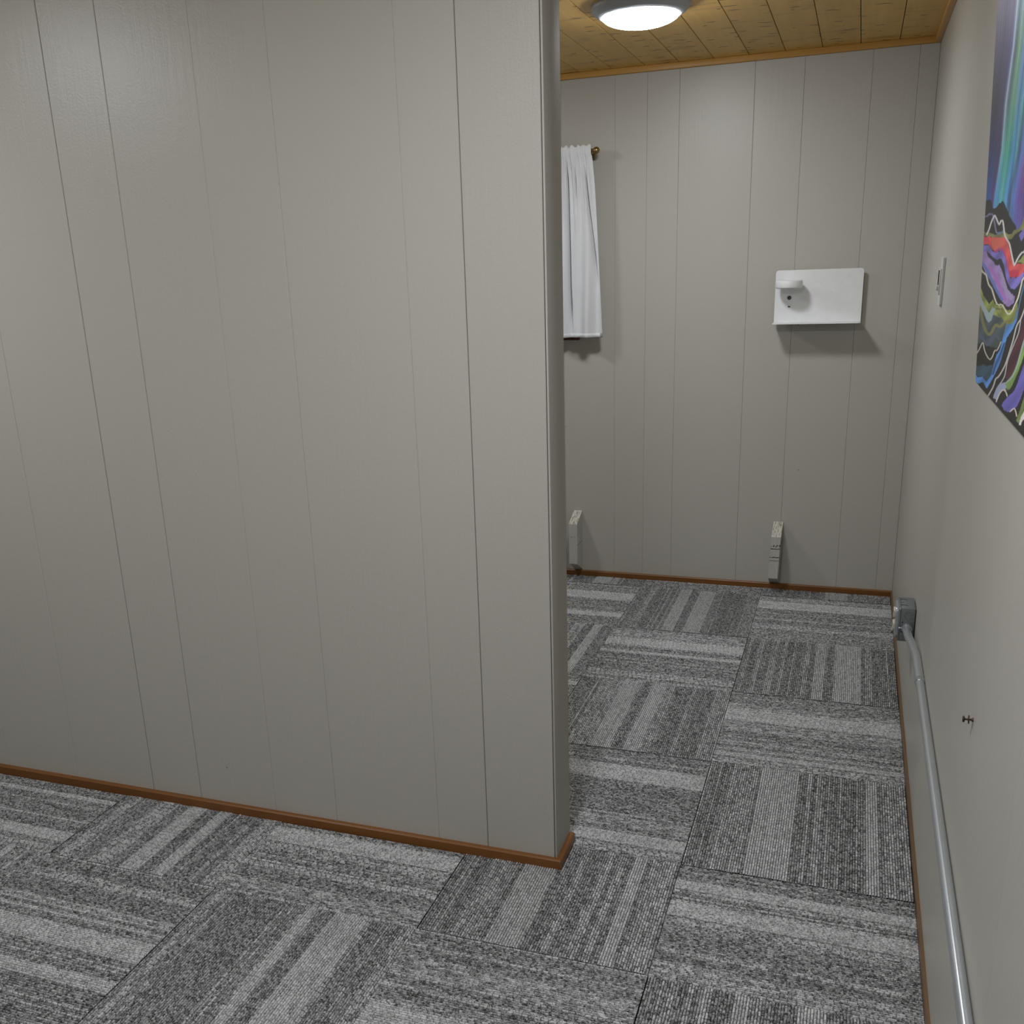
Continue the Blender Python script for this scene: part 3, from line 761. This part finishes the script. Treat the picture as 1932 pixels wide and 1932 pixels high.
    def stroke(T, pts, wd, c, sc):
        pts = sm([T(*p) for p in pts]); wd = wd/sc
        best = np.full(U.size, 1e9)
        for a, b in zip(pts, pts[1:]):
            d = b-a; L = d@d
            if L == 0: continue
            x0, x1 = min(a[0], b[0])-wd, max(a[0], b[0])+wd; y0, y1 = min(a[1], b[1])-wd, max(a[1], b[1])+wd
            idx = np.where((U >= x0) & (U <= x1) & (Vv >= y0) & (Vv <= y1))[0]
            tt = np.clip(((U[idx]-a[0])*d[0]+(Vv[idx]-a[1])*d[1])/L, 0, 1)
            best[idx] = np.minimum(best[idx], np.hypot(U[idx]-a[0]-tt*d[0], Vv[idx]-a[1]-tt*d[1]))
        al = np.clip((wd/2+.35-best)/.7, 0, 1)[:, None]
        col[:] = col*(1-al)+np.array(c)*al
    B = lambda x, y: (1820+x/8.4, 370+y/8.4)
    D = lambda x, y: (1820+x/8.05, 590+y/8.05)
    K = (44, 43, 42)
    poly(B, [(-200, 120), (315, 90), (345, 70), (380, 50), (410, 60), (420, 90), (440, 100), (442, 180), (470, 200), (510, 170), (550, 110), (610, 80), (640, 130), (665, 200), (690, 240), (700, 300), (735, 350), (765, 410), (800, 450), (815, 500), (830, 540), (870, 520), (900, 470), (941, 400), (1100, 300), (1400, 350), (1900, 100), (3500, 200), (3500, 6000), (-200, 6000)], K)
    stroke(B, [(230, 320), (340, 325), (375, 295), (430, 285), (460, 330), (470, 400), (500, 560), (520, 590)], 24, (124, 120, 152), 8.4)
    poly(B, [(500, 590), (540, 570), (620, 545), (632, 600), (560, 612)], (100, 124, 150))
    poly(B, [(100, 570), (350, 575), (400, 580), (470, 610), (560, 600), (640, 560), (690, 610), (740, 610), (790, 530), (850, 520), (900, 450), (941, 330), (1100, 200), (1500, 150), (1500, 330), (1100, 420), (941, 520), (880, 550), (800, 600), (740, 690), (690, 690), (640, 650), (560, 650), (480, 660), (400, 640), (100, 620)], (124, 124, 82), .12)
    poly(B, [(860, 620), (905, 560), (941, 500), (1200, 430), (1200, 540), (941, 640), (900, 720), (885, 690)], (112, 104, 170))
    red_top = [(100, 630), (370, 645), (430, 650), (560, 655), (640, 660), (690, 760), (720, 880), (750, 1020), (790, 1110), (850, 1060), (941, 1080), (1200, 1000), (1700, 1050)]
    red_bot = [(1700, 1250), (1200, 1170), (941, 1190), (880, 1260), (850, 1280), (720, 1290), (690, 1180), (660, 1040), (620, 900), (580, 850), (490, 890), (430, 830), (390, 770), (100, 760)]
    poly(B, red_top+red_bot, (204, 84, 84), .07)
    poly(B, [(285, 640), (380, 660), (400, 740), (285, 750)], (206, 70, 84))
    poly(B, [(430, 660), (600, 670), (650, 760), (560, 820), (480, 850), (430, 780)], (204, 102, 86))
    poly(B, [(700, 1190), (780, 1160), (870, 1170), (850, 1280), (720, 1290)], (186, 54, 78))
    stroke(B, [(490, 885), (560, 835), (610, 870), (660, 1060), (690, 1190)], 36, (170, 68, 124), 8.4)
    poly(B, [(880, 1010), (941, 920), (1200, 880), (1200, 980), (941, 1070), (850, 1055), (830, 1040)], (138, 142, 84))
    poly(B, [(100, 770), (390, 775), (440, 870), (490, 900), (590, 860), (640, 960), (690, 1200), (720, 1295), (850, 1285), (941, 1200), (1200, 1180), (1600, 1250), (1600, 1400), (1200, 1300), (941, 1300), (860, 1400), (800, 1470), (740, 1470), (680, 1380), (650, 1280), (610, 1060), (580, 990), (510, 1010), (450, 970), (380, 890), (100, 850)], (116, 106, 178), .12)
    poly(B, [(100, 850), (350, 880), (370, 960), (460, 1040), (490, 1100), (550, 1090), (590, 1170), (630, 1300), (680, 1470), (740, 1550), (800, 1585), (780, 1690), (690, 1760), (620, 1700), (560, 1620), (520, 1520), (440, 1400), (330, 1210), (265, 1060), (100, 1000)], (152, 128, 182), .06)
    stroke(B, [(400, 1130), (500, 1290), (570, 1480), (640, 1640)], 60, (166, 112, 184), 8.4)
    stroke(B, [(250, 1040), (330, 1130), (420, 1320), (500, 1480), (590, 1640)], 44, (100, 116, 184), 8.4)
    poly(B, [(600, 1210), (680, 1450), (770, 1600), (740, 1660), (640, 1540), (590, 1330), (540, 1180)], (158, 142, 178))
    poly(B, [(350, 870), (440, 960), (480, 1010), (580, 990), (620, 1080), (660, 1320), (720, 1460), (770, 1490), (850, 1430), (941, 1250), (1200, 1330), (1200, 1450), (941, 1330), (860, 1480), (800, 1580), (740, 1545), (680, 1470), (630, 1300), (590, 1170), (550, 1090), (490, 1095), (460, 1030), (370, 960)], (42, 45, 48))
    poly(B, [(240, 1180), (340, 1280), (400, 1480), (460, 1620), (390, 1700), (300, 1560), (150, 1300)], K)
    poly(B, [(150, 1250), (250, 1420), (300, 1580), (390, 1710), (450, 1640), (470, 1700), (520, 1740), (590, 1740), (640, 1830), (690, 1890), (740, 1860), (800, 1760), (840, 1690), (830, 1900), (780, 2050), (640, 2150), (520, 2150), (440, 1932), (300, 1932), (150, 1700)], (134, 144, 78), .14)
    poly(B, [(480, 1760), (600, 1780), (700, 1910), (800, 1800), (820, 1850), (720, 2000), (560, 1960)], (112, 108, 70))
    poly(D, [(100, -30), (320, -30), (470, 40), (560, 80), (640, 130), (600, 300), (560, 420), (500, 540), (400, 520), (300, 470), (100, 470)], (76, 86, 90), .10)
    stroke(D, [(235, -60), (260, 60), (290, 200), (350, 320), (400, 310), (470, 190), (540, 210), (600, 150), (660, 110), (740, 40), (790, -60)], 44, (120, 120, 78), 8.05)
    poly(D, [(460, -40), (560, 60), (600, 130), (700, 90), (780, -40)], (130, 140, 72), .1)
    poly(D, [(200, -320), (235, -270), (300, -110), (365, 0), (385, -10), (420, -90), (470, -60), (440, 0), (410, 110), (365, 152), (330, 110), (290, 0), (250, -90), (200, -180)], (152, 168, 172))
    stroke(D, [(230, 330), (300, 430), (350, 490), (440, 345), (530, 400)], 34, (84, 94, 114), 8.05)
    poly(D, [(100, 700), (175, 640), (240, 540), (280, 460), (330, 640), (390, 710), (440, 620), (540, 450), (560, 470), (520, 600), (430, 790), (300, 812), (100, 740)], (40, 38, 36))
    stroke(D, [(120, 700), (175, 630), (225, 550), (275, 455), (300, 560), (330, 640), (380, 710), (420, 670), (455, 580), (490, 570), (520, 520), (555, 440)], 17, (196, 190, 172), 8.05)
    poly(D, [(100, 700), (200, 820), (290, 780), (320, 820), (430, 790), (400, 930), (340, 1030), (260, 960), (200, 960), (100, 860)], (60, 84, 100), .08)
    poly(D, [(800, -40), (790, 120), (730, 250), (640, 380), (600, 550), (560, 700), (500, 850), (440, 970), (345, 1140), (330, 1150), (280, 1050), (210, 1080), (100, 1000), (100, 840), (200, 980), (270, 970), (330, 1050), (400, 950), (440, 780), (480, 650), (540, 560), (590, 330), (640, 180), (720, 170), (770, 80), (790, -40)], (84, 132, 194), .12)
    stroke(D, [(600, 470), (540, 640), (470, 800), (430, 930)], 30, (58, 84, 132), 8.05)
    poly(D, [(1100, -300), (902, 50), (840, 250), (760, 480), (690, 680), (620, 960), (640, 1040), (700, 990), (780, 800), (850, 600), (902, 430), (1100, 100)], (76, 46, 54), .1)
    stroke(D, [(930, -120), (890, 0), (850, 100), (790, 200), (740, 400), (680, 600), (620, 780), (560, 900), (510, 975), (470, 1010), (430, 1130), (340, 1290)], 21, (188, 182, 178), 8.05)
    stroke(D, [(850, 120), (820, 300), (760, 450), (700, 600), (650, 740), (610, 950), (560, 1050), (490, 1150), (440, 1290)], 17, (178, 172, 172), 8.05)
    poly(D, [(1200, -200), (902, 430), (850, 640), (790, 830), (730, 970), (670, 1050), (620, 1100), (640, 1170), (690, 1160), (740, 1070), (790, 950), (850, 800), (902, 640), (1200, 150)], (122, 152, 86), .08)
    stroke(D, [(1000, 130), (890, 470), (800, 790), (720, 970), (620, 1075)], 26, (150, 172, 152), 8.05)
    poly(D, [(530, 1080), (600, 1060), (640, 1130), (620, 1170), (560, 1180), (490, 1330), (430, 1290), (470, 1170)], (150, 156, 182))
    stroke(D, [(480, 1350), (530, 1230), (580, 1175), (620, 1190), (645, 1260)], 19, (204, 194, 182), 8.05)
    poly(D, [(1300, 200), (902, 780), (850, 920), (800, 1080), (740, 1200), (650, 1280), (590, 1350), (560, 1410), (600, 1480), (660, 1512), (730, 1480), (790, 1430), (850, 1300), (902, 1150), (1300, 600)], (102, 96, 168), .06)
    poly(D, [(1200, 900), (902, 1280), (850, 1450), (780, 1640), (820, 1680), (902, 1460), (1200, 1100)], (114, 136, 80), .1)
    poly(D, [(1200, 1200), (902, 1490), (850, 1600), (820, 1700), (850, 1712), (880, 1640), (902, 1620), (1200, 1400)], (212, 206, 198))
    stroke(D, [(690, 1500), (750, 1455), (775, 1500), (790, 1570)], 18, (206, 196, 178), 8.05)
    # last: thin white line of the upper ridges and the cream line
    stroke(B, [(350, 610), (390, 520), (410, 450), (450, 350), (478, 310), (500, 350), (540, 440), (560, 430), (580, 390), (605, 400), (620, 500), (635, 610), (670, 690), (710, 760), (740, 900), (770, 1040), (790, 1090), (830, 1010), (880, 930), (941, 880), (1200, 780), (1600, 820)], 25, (206, 202, 200), 8.4)
    stroke(B, [(220, 1060), (285, 1200), (340, 1250), (380, 1400), (430, 1470), (470, 1600), (520, 1720), (590, 1720), (640, 1800), (690, 1870), (740, 1840), (790, 1740), (850, 1600), (900, 1400), (941, 1290), (1200, 1000)], 24, (210, 204, 182), 8.4)
    stroke(B, [(820, 1990), (850, 1800), (900, 1560), (960, 1330)], 18, (84, 120, 150), 8.4)
    for xx_ in range(1350, 2700, 230):     # the picture goes on past the edge of view
        stroke(B, [(xx_, 1500), (xx_+90, 1900), (xx_+20, 2400), (xx_-120, 3000), (xx_+60, 3600)], 60, ((102, 96, 168), (84, 132, 194), (122, 152, 86))[xx_//230 % 3], 8.4)
    lin = np.clip(col, 0, 255)/255
    lin = np.where(lin <= .04045, lin/12.92, ((lin+.055)/1.055)**2.4)*ART_GAIN
    rgba = np.concatenate([lin, np.ones((len(lin), 1))], 1)
    # round the corners by pulling the outermost vertices in
    cr = .012
    for (cyv, sgy) in ((y_far, -1), (y_near, 1)):
        for (czv, sgz) in ((z_bot, 1), (z_top, -1)):
            ccy, ccz = cyv+sgy*cr, czv+sgz*cr
            m = ((YY-ccy)*sgy < 0) & ((ZZ-ccz)*sgz < 0)
            d = np.hypot(YY-ccy, ZZ-ccz); k_ = np.where(m & (d > cr), cr/np.maximum(d, 1e-9), 1)
            YY = np.where(m, ccy+(YY-ccy)*k_, YY); ZZ = np.where(m, ccz+(ZZ-ccz)*k_, ZZ)
    XX = x_bot-tilt*(ZZ-z_bot)
    V3 = np.stack([XX, YY, ZZ], -1).reshape(-1, 3)
    i = np.arange(ny)[None, :]+(np.arange(nz)*(ny+1))[:, None]; i = i.ravel()
    F = np.stack([i, i+1, i+ny+2, i+ny+1], -1)
    me = bpy.data.meshes.new('picture_face')
    me.vertices.add(len(V3)); me.vertices.foreach_set('co', V3.ravel().astype('f'))
    me.loops.add(F.size); me.loops.foreach_set('vertex_index', F.ravel().astype('i'))
    me.polygons.add(len(F)); me.polygons.foreach_set('loop_start', (np.arange(len(F))*4).astype('i'))
    me.polygons.foreach_set('loop_total', np.full(len(F), 4, 'i'))
    me.update(calc_edges=True); me.validate()
    at_ = me.color_attributes.new('print', 'FLOAT_COLOR', 'POINT'); at_.data.foreach_set('color', rgba.ravel().astype('f'))
    t = NT('printed_picture'); a = t.add('ShaderNodeAttribute', attribute_name='print')
    g = t.add('ShaderNodeTexCoord').outputs['Object']
    t.set(Base_Color=a.outputs['Color'], Roughness=.5, Specular_IOR_Level=.2)
    t.bump(t.noise(g, 500, 2), .1, .0006)
    root = empty('painting', (XR, (y_far+y_near)/2, z_bot), 'colourful wavy aurora and mountain picture leaning out from right wall', 'painting')
    link('picture_face', me, t.m, root)
    pts = [(x_bot+.0008, y, z) for y, z in rrect(y_near, y_far, z_bot, z_top, (cr,)*4, 6)]
    pts = [(x-tilt*(z-z_bot), y, z) for x, y, z in pts]
    prism('panel', pts, (.0035, 0, 0), plain('dark_panel_edge', (.06, .06, .06, 1), .5), root)
    # backing battens that reach the wall
    box('hanging_batten', (x_bot-tilt*.62+.006, y_near+.2, z_top-.22), (XR-.0003, y_far-.2, z_top-.18), 'dark_gap', root)
    box('bottom_spacer', (x_bot+.002, y_near+.15, z_bot+.03), (XR-.0003, y_far-.15, z_bot+.06), 'dark_gap', root)
    adopt(root)
ART_GAIN = 1.28
painting()
